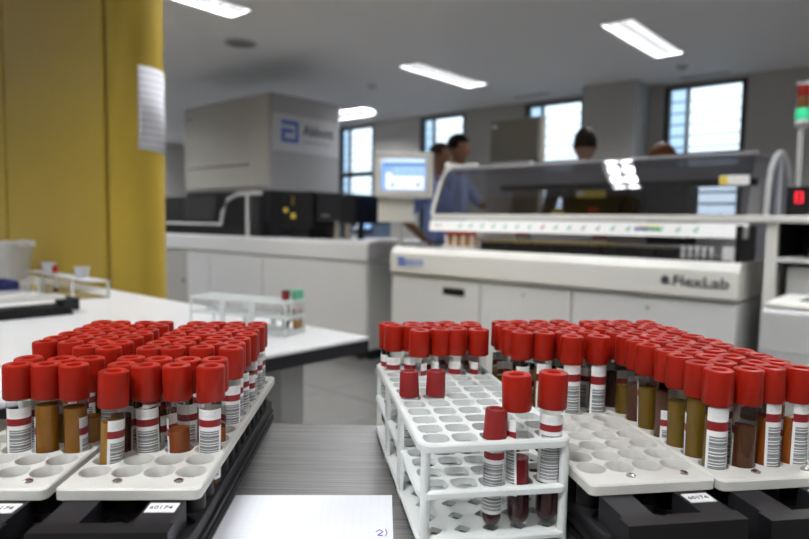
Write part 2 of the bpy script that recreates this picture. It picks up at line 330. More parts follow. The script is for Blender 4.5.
# ================================================================= tubes
CAP = MB().lathe([(.0064, .0692), (.0080, .0690), (.0085, .0698), (.0085, .0884), (.0082, .0897), (.0073, .0902), (.0050, .0901), (.0043, .0896), (.0041, .0880), (.0, .0878)], 28).mesh('cap', M_RED, True)
CAPG = CAP.copy(); CAPG.materials.clear(); CAPG.materials.append(M_GREEN)
CAPD = CAP.copy(); CAPD.materials.clear(); CAPD.materials.append(M_STOP)
STOP = MB().lathe([(.0058, .0530), (.0068, .0530), (.0069, .0545), (.0064, .0690), (.0058, .0702), (.0040, .0703), (.0036, .0690), (0, .0688)], 24).mesh('stopper', M_STOP, True)
GLS = MB().lathe([(0, 0), (.0028, .0006), (.0050, .0024), (.0064, .0055), (.0066, .008), (.0066, .0708)], 20).mesh('glass_tube', M_TUBE, True)
GLSS = MB().lathe([(0, 0), (.0026, .0006), (.0046, .0024), (.0057, .0055), (.0058, .008), (.0058, .0540)], 20).mesh('glass_tube', M_TUBE, True)
LIQM = {}
def liquid_mesh(kind, h, z0=0.0, r=.0064):
    key = (kind, round(h, 4), round(z0, 4), r)
    if key not in LIQM:
        pr = [(0, .0012), (.0024, .0018), (r * .75, .0035), (r * .97, .0065), (r, .009)] if z0 == 0 else [(0, z0), (r, z0)]
        LIQM[key] = MB().lathe(pr + [(r, h), (r * .85, h - .0004), (0, h - .0006)], 18).mesh('liquid', LIQ[kind], True)
    return LIQM[key]
LABM = {}
def label_mesh(z0, z1, arc, r=.00675):
    key = (z0, z1, arc, r)
    if key not in LABM:
        me = bpy.data.meshes.new('label'); n = 12; vs, fs, uvs = [], [], []
        for i in range(n + 1):
            a = R(-arc / 2 + arc * i / n)
            vs += [(r * math.sin(a), -r * math.cos(a), z0), (r * math.sin(a), -r * math.cos(a), z1)]
        for i in range(n): fs.append((2 * i, 2 * i + 2, 2 * i + 3, 2 * i + 1)); uvs += [(i / n, 0), ((i + 1) / n, 0), ((i + 1) / n, 1), (i / n, 1)]
        me.from_pydata(vs, [], fs); ul = me.uv_layers.new(name='UVMap')
        for k, t in enumerate(uvs): ul.data[k].uv = t
        me.materials.append(M_LABEL); me.polygons.foreach_set('use_smooth', [True] * len(me.polygons)); LABM[key] = me
    return LABM[key]
ORD = ['first', 'second', 'third', 'fourth', 'fifth', 'sixth', 'seventh', 'eighth', 'ninth', 'tenth', 'eleventh', 'twelfth']
def tube(x, y, z, label, group, liq=(('amber', .05),), lab=(.020, .064, 150), turn=0.0, tilt=(0, 0), cap=None, small=False, name='sample_tube'):
    t = tag(link(name, None, None, (x, y, z), (tilt[0], tilt[1], 0)), label, 'test tube', group)
    link('stopper' if small else 'cap', STOP if small else (cap or CAP), t)
    link('glass_tube', GLSS if small else GLS, t); z0 = 0.0
    for kind, h in liq: link('liquid', liquid_mesh(kind, h, z0, .0056 if small else .0064), t); z0 = h
    if lab: link('label', label_mesh(*lab, .00595 if small else .00675), t, (0, 0, 0), (0, 0, turn))
    return t

# ================================================================= four-column sample racks
PT = .0178; RW, RL = .0758, .2425; RX0, RY0 = .0112, .0235; PZ = .040
def holed(mb, x0, y0, nx, ny, px, py, z0, z1, ox0, oy0, ox1, oy1, shape, csink=0.0, rc=.004, n=16, shape2=None):
    """plate with a grid of real holes; (x0,y0) is the first hole centre"""
    gx0, gy0, gx1, gy1 = x0 - px / 2, y0 - py / 2, x0 + (nx - .5) * px, y0 + (ny - .5) * py
    sq = []
    for k in range(n):
        a = 2 * math.pi * k / n; c, s = math.cos(a), math.sin(a); m = max(abs(c), abs(s)); sq.append((c / m * px / 2, s / m * py / 2))
    h1 = [shape(2 * math.pi * k / n) for k in range(n)]; h0 = [(shape2 or shape)(2 * math.pi * k / n) for k in range(n)]
    for i in range(nx):
        for j in range(ny):
            cx, cy = x0 + i * px, y0 + j * py; b = len(mb.v)
            for p in sq: mb.v.append((cx + p[0], cy + p[1], z1))
            for p in h1: mb.v.append((cx + p[0], cy + p[1], z1))
            for p in h0: mb.v.append((cx + p[0], cy + p[1], z1 - csink if csink else z0))
            nr = 3
            if csink:
                for p in h0: mb.v.append((cx + p[0], cy + p[1], z0))
                nr = 4
            for p in sq: mb.v.append((cx + p[0], cy + p[1], z0))
            nr += 1
            for q in range(nr - 1):
                for k in range(n): mb.f.append((b + q * n + k, b + q * n + (k + 1) % n, b + (q + 1) * n + (k + 1) % n, b + (q + 1) * n + k))
    cor = [((ox1 - rc, oy1 - rc), 0, (gx1, gy1)), ((ox0 + rc, oy1 - rc), 90, (gx0, gy1)), ((ox0 + rc, oy0 + rc), 180, (gx0, gy0)), ((ox1 - rc, oy0 + rc), 270, (gx1, gy0))]
    outer, inner = [], []
    for (c, a0, g) in cor:
        for k in range(6):
            a = R(a0 + 90 * k / 5); outer.append((c[0] + rc * math.cos(a), c[1] + rc * math.sin(a))); inner.append(g)
    m = len(outer); ins = .0009
    for k in range(m):
        q = (k + 1) % m; o0, o1, i0, i1 = outer[k], outer[q], inner[k], inner[q]
        sc = lambda p: ((p[0] - (ox0 + ox1) / 2) * (1 - 2 * ins / (ox1 - ox0)) + (ox0 + ox1) / 2, (p[1] - (oy0 + oy1) / 2) * (1 - 2 * ins / (oy1 - oy0)) + (oy0 + oy1) / 2)
        s0, s1 = sc(o0), sc(o1)
        for z, zz, t in ((z1, z1 - ins, 1), (z0, z0, 0)):
            a, c = (s0, s1) if t else (o0, o1)
            if i0 == i1: mb.quad((*i0, z), (*a, z), (*c, z))
            else: mb.quad((*i0, z), (*a, z), (*c, z), (*i1, z))
        mb.quad((*s0, z1), (*o0, z1 - ins), (*o1, z1 - ins), (*s1, z1)); mb.quad((*o0, z1 - ins), (*o0, z0), (*o1, z0), (*o1, z1 - ins))
    return mb
circ = lambda r: (lambda a: (r * math.cos(a), r * math.sin(a)))
star = lambda a: ((.0066 + .0009 * math.cos(4 * a)) * math.cos(a), (.0066 + .0009 * math.cos(4 * a)) * math.sin(a))
m_ = MB(); holed(m_, RX0, RY0, 4, 12, PT, PT, PZ - .006, PZ, 0, 0, RW, RL, circ(.0086), .0035, shape2=circ(.0071)); ME_TOP = m_.mesh('top_plate', M_PLATE, True)
m_ = MB(); holed(m_, RX0, RY0 - PT, 4, 13, PT, PT, .016, .019, .002, -.014, RW - .002, RL - .002, star, 0, n=16); ME_LOW = m_.mesh('lower_plate', M_BLACK2, True)
m_ = MB(); m_.box(.001, -.018, .0, RW - .001, RL, .004); m_.box(.003, -.014, .004, RW - .003, RL - .002, .0065); m_.box(.001, -.018, .0065, .0045, RL, .0095); m_.box(RW - .0045, -.018, .0065, RW - .001, RL, .0095); m_.box(.003, -.012, .0095, .006, RL, .016); m_.box(RW - .006, -.012, .0095, RW - .003, RL, .016); m_.box(.006, RL - .006, .0065, RW - .006, RL, .016)
ME_BASE = m_.mesh('base', M_BLACK)
ME_SOCK = MB().lathe([(.0078, .019), (.0078, PZ - .006), (.0070, PZ - .006), (.0070, .019)], 14).mesh('socket', M_BLACK, True)
m_ = MB(); m_.box(.004, -.034, .008, .070, -.024, PZ - .0065); ME_BAR = m_.mesh('handle', M_BLACK)
ME_ARM = MB().box(0, -.024, .012, .018, .002, PZ - .0065).mesh('handle_arm', M_BLACK2)
ME_TAG = MB().box(0, -.0135, 0, .0150, -.0035, .0005).mesh('number_tag', mat('number_tag_paper', (0.80, 0.80, 0.80), 0.5))
ME_SCREW = MB().lathe([(0, .0012), (.0016, .0012), (.0026, .0006), (.0028, 0)], 14).mesh('screw', M_METAL, True)
def sample_rack(x, y, z, rz, label, group='black and ivory four-column tube racks', num='60174', sockets=True):
    t = thing('sample_rack', label, 'tube rack', (x, y, z), rz, group)
    link('base', ME_BASE, t); link('lower_plate', ME_LOW, t); link('top_plate', ME_TOP, t)
    for i in range(4 if sockets else 0):
        for j in range(12): link('socket', ME_SOCK, t, (RX0 + i * PT, RY0 + j * PT, 0))
    h = link('handle', ME_BAR, t); link('handle_arm', ME_ARM, h, (.006, 0, 0)); link('handle_arm', ME_ARM, h, (.050, 0, 0))
    tg = link('number_tag', ME_TAG, h, (.0515, 0, PZ - .0065))
    if num: text('tag_number', num, .0048, M_INK, t, (.0525, -.0102, PZ - .0059), (0, 0, 0), .0001)
    for sx in (RX0 + 1.0 * PT, RX0 + 2.5 * PT + .006):
        for sy in (.010, RL - .008): link('screw', ME_SCREW, t, (sx, sy, PZ))
    return t
AL, AR = R(2.5), R(9.0)
def rot2(x, y, a): return (x * math.cos(a) - y * math.sin(a), x * math.sin(a) + y * math.cos(a))
LIQS = ['amber', 'amber', 'golden', 'brown', 'orange', 'olive']
def serum():
    k = rnd.choice(LIQS); return ((k, rnd.choice((.046, .052, .057, .062))),)
TUBES_BY = {}
def fill(ox, oy, rz, cells, z, rackword, seed, special={}):
    rr = random.Random(seed)
    for (i, j) in cells:
        lx, ly = RX0 + i * PT + rr.uniform(-.0008, .0008), RY0 + j * PT + rr.uniform(-.0008, .0008)
        dx, dy = rot2(lx, ly, rz); sp = special.get((i, j), {})
        k = rr.choice(LIQS); liq = sp.get('liq', ((k, rr.choice((.046, .052, .057, .062))),))
        lab = sp.get('lab', rr.choice(((.018, .062, 150), (.014, .058, 150), (.022, .066, 150), (.010, .054, 170)))); turn = sp.get('turn', R(rr.choice((-100, -70, -45, -20, 0, 25, 60, 80, 110, 150, 180))))
        tx, ty = sp.get('tilt', (R(rr.uniform(-1.2, 1.2)), R(rr.uniform(-1.2, 1.2))))
        txt = 'red-capped %s tube, %s row from handle, column %s, %s' % (liq[0][0], ORD[j], 'ABCD'[i] if False else ORD[i], rackword)
        tube(ox + dx, oy + dy, z, txt, 'red-capped serum tubes in the ivory racks', liq, lab, turn, (tx, ty))
# left pair of racks: right module has its last column, third row at (-.120, .379)
lx, ly = RX0 + 3 * PT, RY0 + 2 * PT; d_ = rot2(lx, ly, AL); LO = (-.120 - d_[0], .379 - d_[1])
d_ = rot2(-.0800, 0, AL); LP = (LO[0] + d_[0], LO[1] + d_[1])
sample_rack(LO[0], LO[1], SZ, AL, 'black rack with ivory plate beside the paper, crowded with tubes')
sample_rack(LP[0], LP[1], SZ, AL, 'black rack with ivory plate, next outward of the rack by the paper')
ZL = 1.011 - .0902
cellsL2 = [(i, j) for j in (2, 3, 5, 6, 7, 8, 9, 10, 11) for i in range(4)] + [(0, 1)]
cellsL1 = [(i, j) for j in (2, 3) for i in (1, 2, 3)] + [(2, 5), (3, 5)] + [(i, j) for j in range(6, 12) for i in range(4)]
LABL = (.020, .064, 150)
fill(LO[0], LO[1], AL, cellsL2, ZL, 'rack by paper', 3, {
    (3, 2): dict(lab=LABL, turn=R(8), liq=(('amber', .050),)), (2, 2): dict(lab=(.012, .058, 120), turn=R(-95), liq=(('orange', .050),)), (1, 2): dict(lab=LABL, turn=R(20), liq=(('brown', .050),)),
    (0, 1): dict(lab=(.018, .062, 120), turn=R(62), liq=(('golden', .060),), tilt=(R(-1), R(2))), (3, 5): dict(lab=LABL, turn=R(20)), (3, 6): dict(lab=LABL, turn=R(60)), (3, 7): dict(lab=LABL, turn=R(70)), (3, 9): dict(lab=LABL, turn=R(50)), (3, 10): dict(lab=LABL, turn=R(50)), (3, 11): dict(lab=LABL, turn=R(40)), (0, 2): dict(liq=(('brown', .058),), turn=R(150))})
fill(LP[0], LP[1], AL, cellsL1, ZL, 'rack outward of it', 5, {
    (3, 2): dict(lab=(.014, .058, 110), turn=R(100), liq=(('amber', .064),)), (2, 2): dict(lab=(.014, .058, 110), turn=R(-92), liq=(('amber', .065),)), (1, 2): dict(lab=LABL, turn=R(40), liq=(('amber', .040),)), (1, 3): dict(lab=LABL, turn=R(10)), (2, 3): dict(turn=R(170))})
# right pair
def rs(s, t): return rot2(s, t, AR)
RO1, RO2 = rs(.1546, .312), rs(.2310, .3085)
sample_rack(RO1[0], RO1[1], SZ, AR, 'black rack with ivory plate, half empty, beside the white wire-style rack')
sample_rack(RO2[0], RO2[1], SZ, AR, 'black rack with ivory plate, full to its handle end, beside half-empty rack')
ZR = 1.0165 - .0902
cellsR1 = [(i, j) for j in (7, 8, 9, 10) for i in (0, 1, 2, 3)] + [(2, 6), (3, 6)]
cellsR2 = [(i, j) for j in range(11) for i in range(4)]
LABR = (.002, .062, 150)
fill(RO1[0], RO1[1], AR, cellsR1, ZR, 'half-empty rack', 8, {
    (2, 6): dict(lab=(.014, .070, 130), turn=R(-5), liq=(('olive', .030),)), (3, 6): dict(lab=(.006, .069, 130), turn=R(10), liq=(('golden', .030),)), (0, 7): dict(turn=R(35), lab=LABL), (1, 7): dict(turn=R(10), lab=(.010, .066, 130)), (0, 8): dict(turn=R(170)), (0, 9): dict(turn=R(160)), (0, 10): dict(turn=R(170))})
fill(RO2[0], RO2[1], AR, cellsR2, ZR, 'full rack', 11, {
    (0, 0): dict(lab=(.012, .068, 130), turn=R(-5), liq=(('olive', .062),)), (1, 0): dict(lab=(.016, .062, 100), turn=R(-132), liq=(('brown', .055),)), (2, 0): dict(lab=(.020, .070, 110), turn=R(15), liq=(('orange', .060),)), (3, 0): dict(lab=(.020, .070, 110), turn=R(10), liq=(('orange', .058),)),
    (0, 1): dict(lab=(.010, .058, 110), turn=R(-140), liq=(('olive', .068),)), (0, 2): dict(turn=R(150), liq=(('olive', .060),)), (0, 3): dict(lab=(.006, .050, 100), turn=R(5), liq=(('brown', .062),)), (0, 4): dict(lab=(.020, .064, 110), turn=R(-140), liq=(('olive', .060),)), (0, 5): dict(turn=R(150), liq=(('brown', .058),)), (0, 6): dict(turn=R(155), liq=(('olive', .052),)), (0, 7): dict(turn=R(-142), lab=(.02, .064, 110))})

# ================================================================= white open rack
def sup(hx, hy, p=4.0):
    def f(a):
        c, s = math.cos(a), math.sin(a); k = (abs(c / hx) ** p + abs(s / hy) ** p) ** (-1 / p); return (k * c, k * s)
    return f
CX, CY = .0168, .0167; WRW = 5 * CX + .0060
def open_rack(x, y, z, rz, label, rows=12, WH=.060):
    t = thing('open_rack', label, 'tube rack', (x, y, z), rz); WRL = rows * CY + .0060
    for nm, a, c, sh in (('top_grid', WH - .0045, WH, sup(CX / 2 - .0011, CY / 2 - .0013)), ('middle_grid', WH * .55 - .004, WH * .55, sup(CX / 2 - .0011, CY / 2 - .0013)), ('bottom_plate', .0025, .0055, sup(CX / 2 - .0035, CY / 2 - .0035, 1.15))):
        m_ = MB(); holed(m_, .003 + CX / 2, .003 + CY / 2, 5, rows, CX, CY, a, c, 0, 0, WRW, WRL, sh, rc=.009); m_.build(nm, M_RACK, t, smooth=True)
    cp_ = MB().lathe([(.0028, 0), (.0028, WH - .004)], 10).mesh('corner_post', M_RACK, True); sp_ = MB().box(-.0011, -.007, 0.0, .0011, .007, WH - .003).mesh('side_post', M_RACK)
    for cx in (.0042, WRW - .0042):
        for cy in (.0042, WRL - .0042): link('corner_post', cp_, t, (cx, cy, 0))
        for cy in (WRL * .36, WRL * .66): link('side_post', sp_, t, (.0014 if cx < .01 else WRW - .0014, cy, 0))
    return t
AW = R(9.5); WO = (.0100, .334)
open_rack(WO[0], WO[1], SZ, AW, 'white open grid rack holding three dark blood tubes on steel cart')
def wpos(i, j): d = rot2(.003 + CX / 2 + i * CX, .003 + CY / 2 + j * CY, AW); return WO[0] + d[0], WO[1] + d[1]
zb = SZ + .0056
GW = 'tubes in the white open rack'
x, y = wpos(3, 0); tube(x, y, zb, 'tall red-capped tube of red plasma over dark blood, white open rack', GW, (('blood', .022), ('red', .041)), (.020, .064, 90), R(-60), (R(-1), R(-2)))
x, y = wpos(4, 0); tube(x, y, zb + .001, 'tall red-capped tube of dark blood with wide barcode, white open rack', GW, (('blood', .024),), (.026, .066, 170), R(5), (R(-.5), R(1.5)))
x, y = wpos(2, 0); tube(x, y, zb, 'short tube with narrow dark rubber stopper beside tall blood tubes', GW, (('blood', .009),), (.010, .052, 180), R(-15), (R(-1), R(1.5)), small=True)
for i, n in ((0, 'at the rack side'), (1, 'one hole inward')):
    x, y = wpos(i, 5); tube(x, y, zb + .003, 'short dark-stoppered tube sunk in middle row of white rack, %s' % n, GW, (('blood', .012),), (.010, .052, 180), R(-15), (0, R(-1 + 2 * i)), small=True)
rr = random.Random(21)
for j in (9, 10, 11):
    for i in range(5):
        if j == 9 and i == 0: continue
        x, y = wpos(i, j); k = rr.choice(('blood', 'brown', 'blood'))
        tube(x + rr.uniform(-.0006, .0006), y, zb + rr.uniform(0, .0015), 'red-capped tube, %s row from rack end, %s hole across, white open rack' % (('third', 'second', 'last')[j - 9], ORD[i]), GW,
             ((k, rr.choice((.02, .03))),), (.022, .064, 110), R(rr.choice((-60, -30, 30, 70))) if not (i == 0 and j == 10) else R(0), (R(rr.uniform(-1, 1)), R(rr.uniform(-1.5, 1.5))))

# ================================================================= things on the white table
AW2 = R(-110.6); WO2 = (-.462, 1.505)
open_rack(WO2[0], WO2[1], TZ, AW2, 'white open grid rack with green-capped tubes on the white table', 15, .074)
def wpos2(i, j): d = rot2(.003 + CX / 2 + i * CX, .003 + CY / 2 + j * CY, AW2); return WO2[0] + d[0], WO2[1] + d[1]
for (i, j, cp, ln, lq) in ((0, 12, CAPG, 'green-capped tube beside dark red one, inner row of table rack', 'olive'), (1, 14, CAPG, 'green-capped tube in end row next to corner of table rack', 'golden'), (0, 14, CAPG, 'green-capped tube in the corner hole of table rack', 'golden'), (2, 13, CAPD, 'dark-red-capped tube among green caps on white table', 'blood')):
    x, y = wpos2(i, j); tube(x, y, TZ + .0056, ln, 'tubes in the table rack', ((lq, .035), ('golden', .048)), (.022, .05, 110), R(40), (0, 0), cap=cp)
er = W(-1.70, .63, TZ); sample_rack(er.x, er.y, TZ, ROOM + math.pi, 'empty black rack with ivory plate on the white table', num=None, sockets=False).scale = (1, 1, 1.22)
# clear acrylic stand with a lone tube
M_ACR = glass('clear_acrylic', (0.90, 0.92, 0.93), 1.0, 0.04, 1.6); M_FROST = mat('frosted_white_plastic', (0.80, 0.81, 0.83), 0.4, trans=0.35)
ac = thing('acrylic_rack', 'clear acrylic tube stand with pale trays against the yellow pillar', 'tube rack', W(-2.40, .745, TZ), ROOM)
for z in (.004, .055): bx('shelf', M_FROST if z > .01 else M_ACR, ac, (-.12, .05 if z > .01 else 0, z - .003, .43, .115, z), bevel=.001)
for x in (-.12, .15, .424):
    for y in (0.002, .107): bx('upright', M_RACK, ac, (x, y, 0, x + .006, y + .006, .055))
for k, (x, y, n) in enumerate(((-2.38, .828, 'beside lone red tube'), (-2.10, .828, 'at the outer end of acrylic stand'))):
    cpt = thing('sample_cup', 'small white plastic sample cup %s' % n, 'cup', W(x, y, TZ + .0552), ROOM)
    MB().lathe([(0, 0), (.018, 0), (.023, .034), (.021, .034), (.017, .003), (0, .003)], 20).build('cup_body', M_FROST, cpt, smooth=True); MB().lathe([(.021, .034), (.025, .034), (.025, .037), (.021, .037)], 20).build('rim', M_WHITE, cpt, smooth=True)
p = W(-2.16, .77, TZ + .0045); tube(p.x, p.y, p.z, 'lone red-capped tube standing on the clear acrylic stand', 'tube on the acrylic stand', (('blood', .03),), (.02, .06, 120), R(60))
# crumpled translucent bag
def bag(u, v, s, label):
    t = MB(); rb = random.Random(int(s * 1000)); n, m = 18, 9
    pr = [(.0, 0), (.055, .0), (.066, .02), (.070, .05), (.075, .08), (.080, .105), (.088, .125), (.080, .128), (.066, .10)]
    b = len(t.v)
    for i in range(n):
        a = 2 * math.pi * i / n; w = 1 + .12 * math.sin(3 * a + s * 40) + rb.uniform(-.07, .07)
        for k, (r, z) in enumerate(pr): t.v.append((r * w * math.cos(a) * s * 10, r * w * math.sin(a) * s * 10, (z + (rb.uniform(-.015, .02) if 4 < k < 8 else 0)) * s * 10))
    for i in range(n):
        for k in range(m - 1): t.f.append((b + i * m + k, b + (i + 1) % n * m + k, b + (i + 1) % n * m + k + 1, b + i * m + k + 1))
    o = t.build('plastic_bag', M_FROST, None, W(u, v, TZ), (0, 0, ROOM), smooth=True); return tag(o, label, 'bag')
bag(-2.86, .84, .105, 'tall crumpled white translucent plastic bag on the white table')
bag(-3.10, .86, .085, 'lower white translucent plastic bag behind the crumpled one')
bl = thing('blue_tray', 'small blue plastic tray behind the empty rack on white table', 'tray', W(-2.385, .695, TZ), ROOM)
M_NAVY = mat('navy_plastic', (0.02, 0.03, 0.16), 0.4)
f = MB(); f.box(-.14, -.03, 0, .0, .04, .004); f.box(-.14, -.03, .004, -.136, .04, .03); f.box(-.004, -.03, .004, 0, .04, .03); f.box(-.136, -.03, .004, -.004, -.026, .03); f.box(-.136, .036, .004, -.004, .04, .03); f.build('tray_body', M_NAVY, bl); bx('grip', M_NAVY, bl, (0, -.01, .02, .02, .02, .026))

# ================================================================= wide track machine (right)
FU, FV, FZ = -2.82, 3.10, .94
fm = thing('track_machine', 'cream laboratory track machine with smoky glass hood and wide fascia', 'machine', W(FU, FV), ROOM)
FL = 2.115
bx('plinth', M_BLACK2, fm, (.03, .05, 0, FL - .03, .86, .09))
bx('cabinet', M_GREY, fm, (.004, .02, .09, FL, .88, .755))
for a, c in ((.004, .715), (.725, 1.300), (1.312, FL - .004)):
    dd = bx('door', M_LGREY, fm, (a, .0, .10, c, .02, .752), bevel=.006)
    if a < .1:
        bx('handle_slot', M_BLACK, dd, (.44, -.003, .655, .605, .004, .700))
    else: MB().lathe([(0, 0), (.009, 0), (.009, .004), (0, .004)], 12).build('lock', M_METAL, dd, (a + (c - a) * .5, -.001, .70), (R(90), 0, 0))
prof = [(-.004, .762), (-.016, .775), (-.010, .90), (.012, FZ - .006), (.03, FZ), (.88, FZ), (.88, .762)]
MB().prism(prof, 'x', 0, FL).build('fascia', M_CREAM, fm, smooth=False, bevel=.006)
text('machine_name', 'FlexLab', .070, M_INK, fm, (1.828, -.0165, .822), (R(87.5), 0, 0), bold=.0008, sx=1.16)
MB().lathe([(0, 0), (.020, 0), (.020, .002), (0, .002)], 16).build('logo_dot', M_INK, fm, (1.795, -.0145, .846), (R(87.5), 0, 0))
text('maker_name', 'peco', .078, M_BLUE, fm, (.135, -.0175, .826), (R(87.5), 0, 0), bold=.0)
lg = MB(); lg.box(.070, -.0165, .845, .098, -.013, .870); lg.box(.102, -.0165, .852, .128, -.013, .872); lg.box(.074, -.0168, .815, .100, -.0134, .838); lg.box(.104, -.0168, .818, .128, -.0134, .845); lg.build('maker_icon', M_BLUE, fm)
bx('fine_print', M_GINK, fm, (.155, -.0170, .811, .215, -.0140, .815))
# deck, carriers and instruments
bx('deck', M_BLACK, fm, (.17, .05, FZ, FL - .06, .40, FZ + .006)); bx('deck_rail', M_METAL, fm, (.55, .17, FZ + .055, FL - .08, .18, FZ + .066))
ca = MB().box(0, 0, 0, .088, .07, .046).mesh('carrier', M_BLACK)
for k in range(12): link('carrier', ca, fm, (.66 + .096 * k, .075, FZ + .006))
tip = MB().lathe([(.004, 0), (.008, .05), (.010, .052), (.010, .06), (0, .06)], 10).mesh('pipette_nozzle', M_WHITE, True)
for k in range(5): link('pipette_nozzle', tip, fm, (1.84 + .032 * k, .085, FZ + .008))
bx('end_sensor', M_LGREY, fm, (2.02, .07, FZ + .006, 2.075, .14, FZ + .07)); bx('end_bracket', M_BLACK, fm, (2.076, .06, FZ, 2.10, .34, 1.11))
# white plastic control strip with icons
st_ = MB().prism([(.075, 1.050), (.090, 1.120), (.110, 1.120), (.095, 1.050)], 'x', .255, 2.12).build('control_strip', mat('bright_white_strip', (0.92, 0.92, 0.92), 0.4), fm, bevel=.002)
ga = math.atan2(.015, .07)
ICG = mat('green_icon', (0.05, 0.42, 0.20), 0.5); ICR = mat('red_icon', (0.45, 0.03, 0.03), 0.5); ICB = mat('blue_icon', (0.10, 0.12, 0.45), 0.5); ICY = mat('yellow_icon', (0.75, 0.60, 0.05), 0.5)
icon = MB(); icon.box(-.010, -.001, -.010, -.003, .0, .000); icon.box(-.004, -.001, -.012, .003, 0, -.004); icon.box(.002, -.001, -.008, .008, 0, .006); icon.box(.006, -.001, .002, .012, 0, .014)
im = {k: icon.mesh('indicator_icon', v) for k, v in (('g', ICG), ('r', ICR), ('b', ICB), ('d', M_GINK))}
for k in range(18):
    x = .50 + .082 * k; link('indicator_icon', im['g' if k not in (7, 10, 11) else ('r' if k == 7 else 'd')], st_, (x, .0810, 1.087), (-ga, 0, 0))
for k, c in enumerate((ICB, ICB, ICB, ICG, ICG)): bx('key', c, st_, (1.60 + .026 * k, .079, 1.078, 1.621 + .026 * k, .0845, 1.094))
bx('key_strip', ICY, st_, (1.615, .082, 1.099, 1.725, .087, 1.105)); bx('fine_print', M_GINK, st_, (.30, .0795, 1.082, .355, .0840, 1.088))
bx('hood_sill', M_CREAM, fm, (.25, .10, 1.128, 2.120, .16, 1.158), bevel=.004)
# smoky hood: leaning front glass, top glass, frame
yb, zb_, ym, zm, yt, zt = .115, 1.158, .155, 1.300, .222, 1.458
for nm, (p, q, r_, t_) in (('front_glass', (yb, zb_, ym, zm)), ('upper_glass', (ym, zm, yt, zt))):
    nrm = Vector((0, -(t_ - q), (r_ - p))).normalized() * .004
    MB().prism([(p, q), (r_, t_), (r_ - nrm.y, t_ - nrm.z), (p - nrm.y, q - nrm.z)], 'x', .26, 2.105).build(nm, M_HOOD, fm)
bx('top_glass', M_HOOD, fm, (.26, .25, zt - .008, 2.105, .80, zt))
MB().prism([(yt - .004, zt - .012), (yt - .002, zt + .006), (yt + .022, zt + .006), (yt + .022, zt - .012)], 'x', .255, 2.108).build('glass_edge', mat('grey_translucent_edge', (0.30, 0.30, 0.32), 0.25), fm)
MB().tube([(.255, .11, 1.158), (.252, .13, 1.22), (.265, .175, 1.36), (.28, .21, 1.44), (.33, .235, 1.470), (.50, .25, 1.474)], .013, 8).build('hood_arm', M_CREAM, fm, smooth=True)
MB().lathe([(0, -.02), (.024, -.02), (.024, .02), (0, .02)], 16).build('arm_hinge', M_CREAM, fm, (.29, .235, 1.478), (0, R(90), 0), smooth=True)
fr = MB(); fr.box(.26, .72, 1.36, FL - .02, .75, 1.45); fr.box(.26, .72, FZ, .46, .75, 1.36); fr.box(2.03, .72, FZ, FL - .02, .75, 1.36); fr.box(.46, .72, FZ, 2.03, .75, 1.14); fr.build('rear_frame', mat('mid_grey_frame', (0.36, 0.36, 0.36), 0.5), fm)
bx('gantry_beam', M_BLACK, fm, (.46, .60, 1.325, 2.03, .66, 1.362))
rb_ = bx('robot_head', M_BLACK, fm, (1.06, .40, 1.16, 1.45, .60, 1.335)); bx('warning_sticker', M_STICK, rb_, (1.12, .396, 1.262, 1.30, .4, 1.305)); bx('warning_sticker', M_STICK, rb_, (.98, .36, 1.160, 1.06, .365, 1.19)); bx('red_button', mat('red_button', (0.6, 0.02, 0.02), 0.4), rb_, (1.20, .394, 1.175, 1.26, .4, 1.205)); bx('white_label', M_SIGNW, rb_, (1.125, .3955, 1.275, 1.17, .3965, 1.302)); bx('robot_foot', M_BLACK, rb_, (.97, .364, 1.15, 1.07, .5, 1.2))
bx('inner_panel', M_BLACK2, fm, (1.50, .52, 1.0, 1.72, .70, 1.33))
sgn = bx('hood_sign', M_SIGNW, fm, (1.97, .146, 1.300, 2.10, .150, 1.346)); bx('sign_mark', M_STICK, sgn, (1.972, .143, 1.304, 2.005, .146, 1.342)); sgn.rotation_euler = (0, 0, 0)
# arch end panel
def arch(y0, y1, z0, z1, n=14):
    r = (y1 - y0) / 2; c = (y0 + y1) / 2; pts = [(0, y0, z0), (0, y0, z1 - r)]
    pts += [(0, c - r * math.cos(math.pi * k / n), z1 - r + r * math.sin(math.pi * k / n)) for k in range(1, n)]
    return pts + [(0, y1, z1 - r), (0, y1, z0)]
ap = thing('arch_guard', 'white arched guard frame with glass at end of track machine hood', 'guard', W(FU + FL + .027, FV + .31, 1.16), ROOM)
MB().tube(arch(0, .56, -.005, .325), .015, 10).build('arch_tube', M_LGREY, ap, smooth=True); MB().tube([(0, .27, -.005), (0, .27, .32)], .011, 8).build('centre_bar', M_LGREY, ap, smooth=True)
MB().prism([(p[1], p[2]) for p in arch(.02, .54, .0, .305)], 'x', -.003, .003).build('arch_glass', glass('blue_smoke_glass', (0.78, 0.82, 0.92), 1.0, 0.02, 1.6), ap)
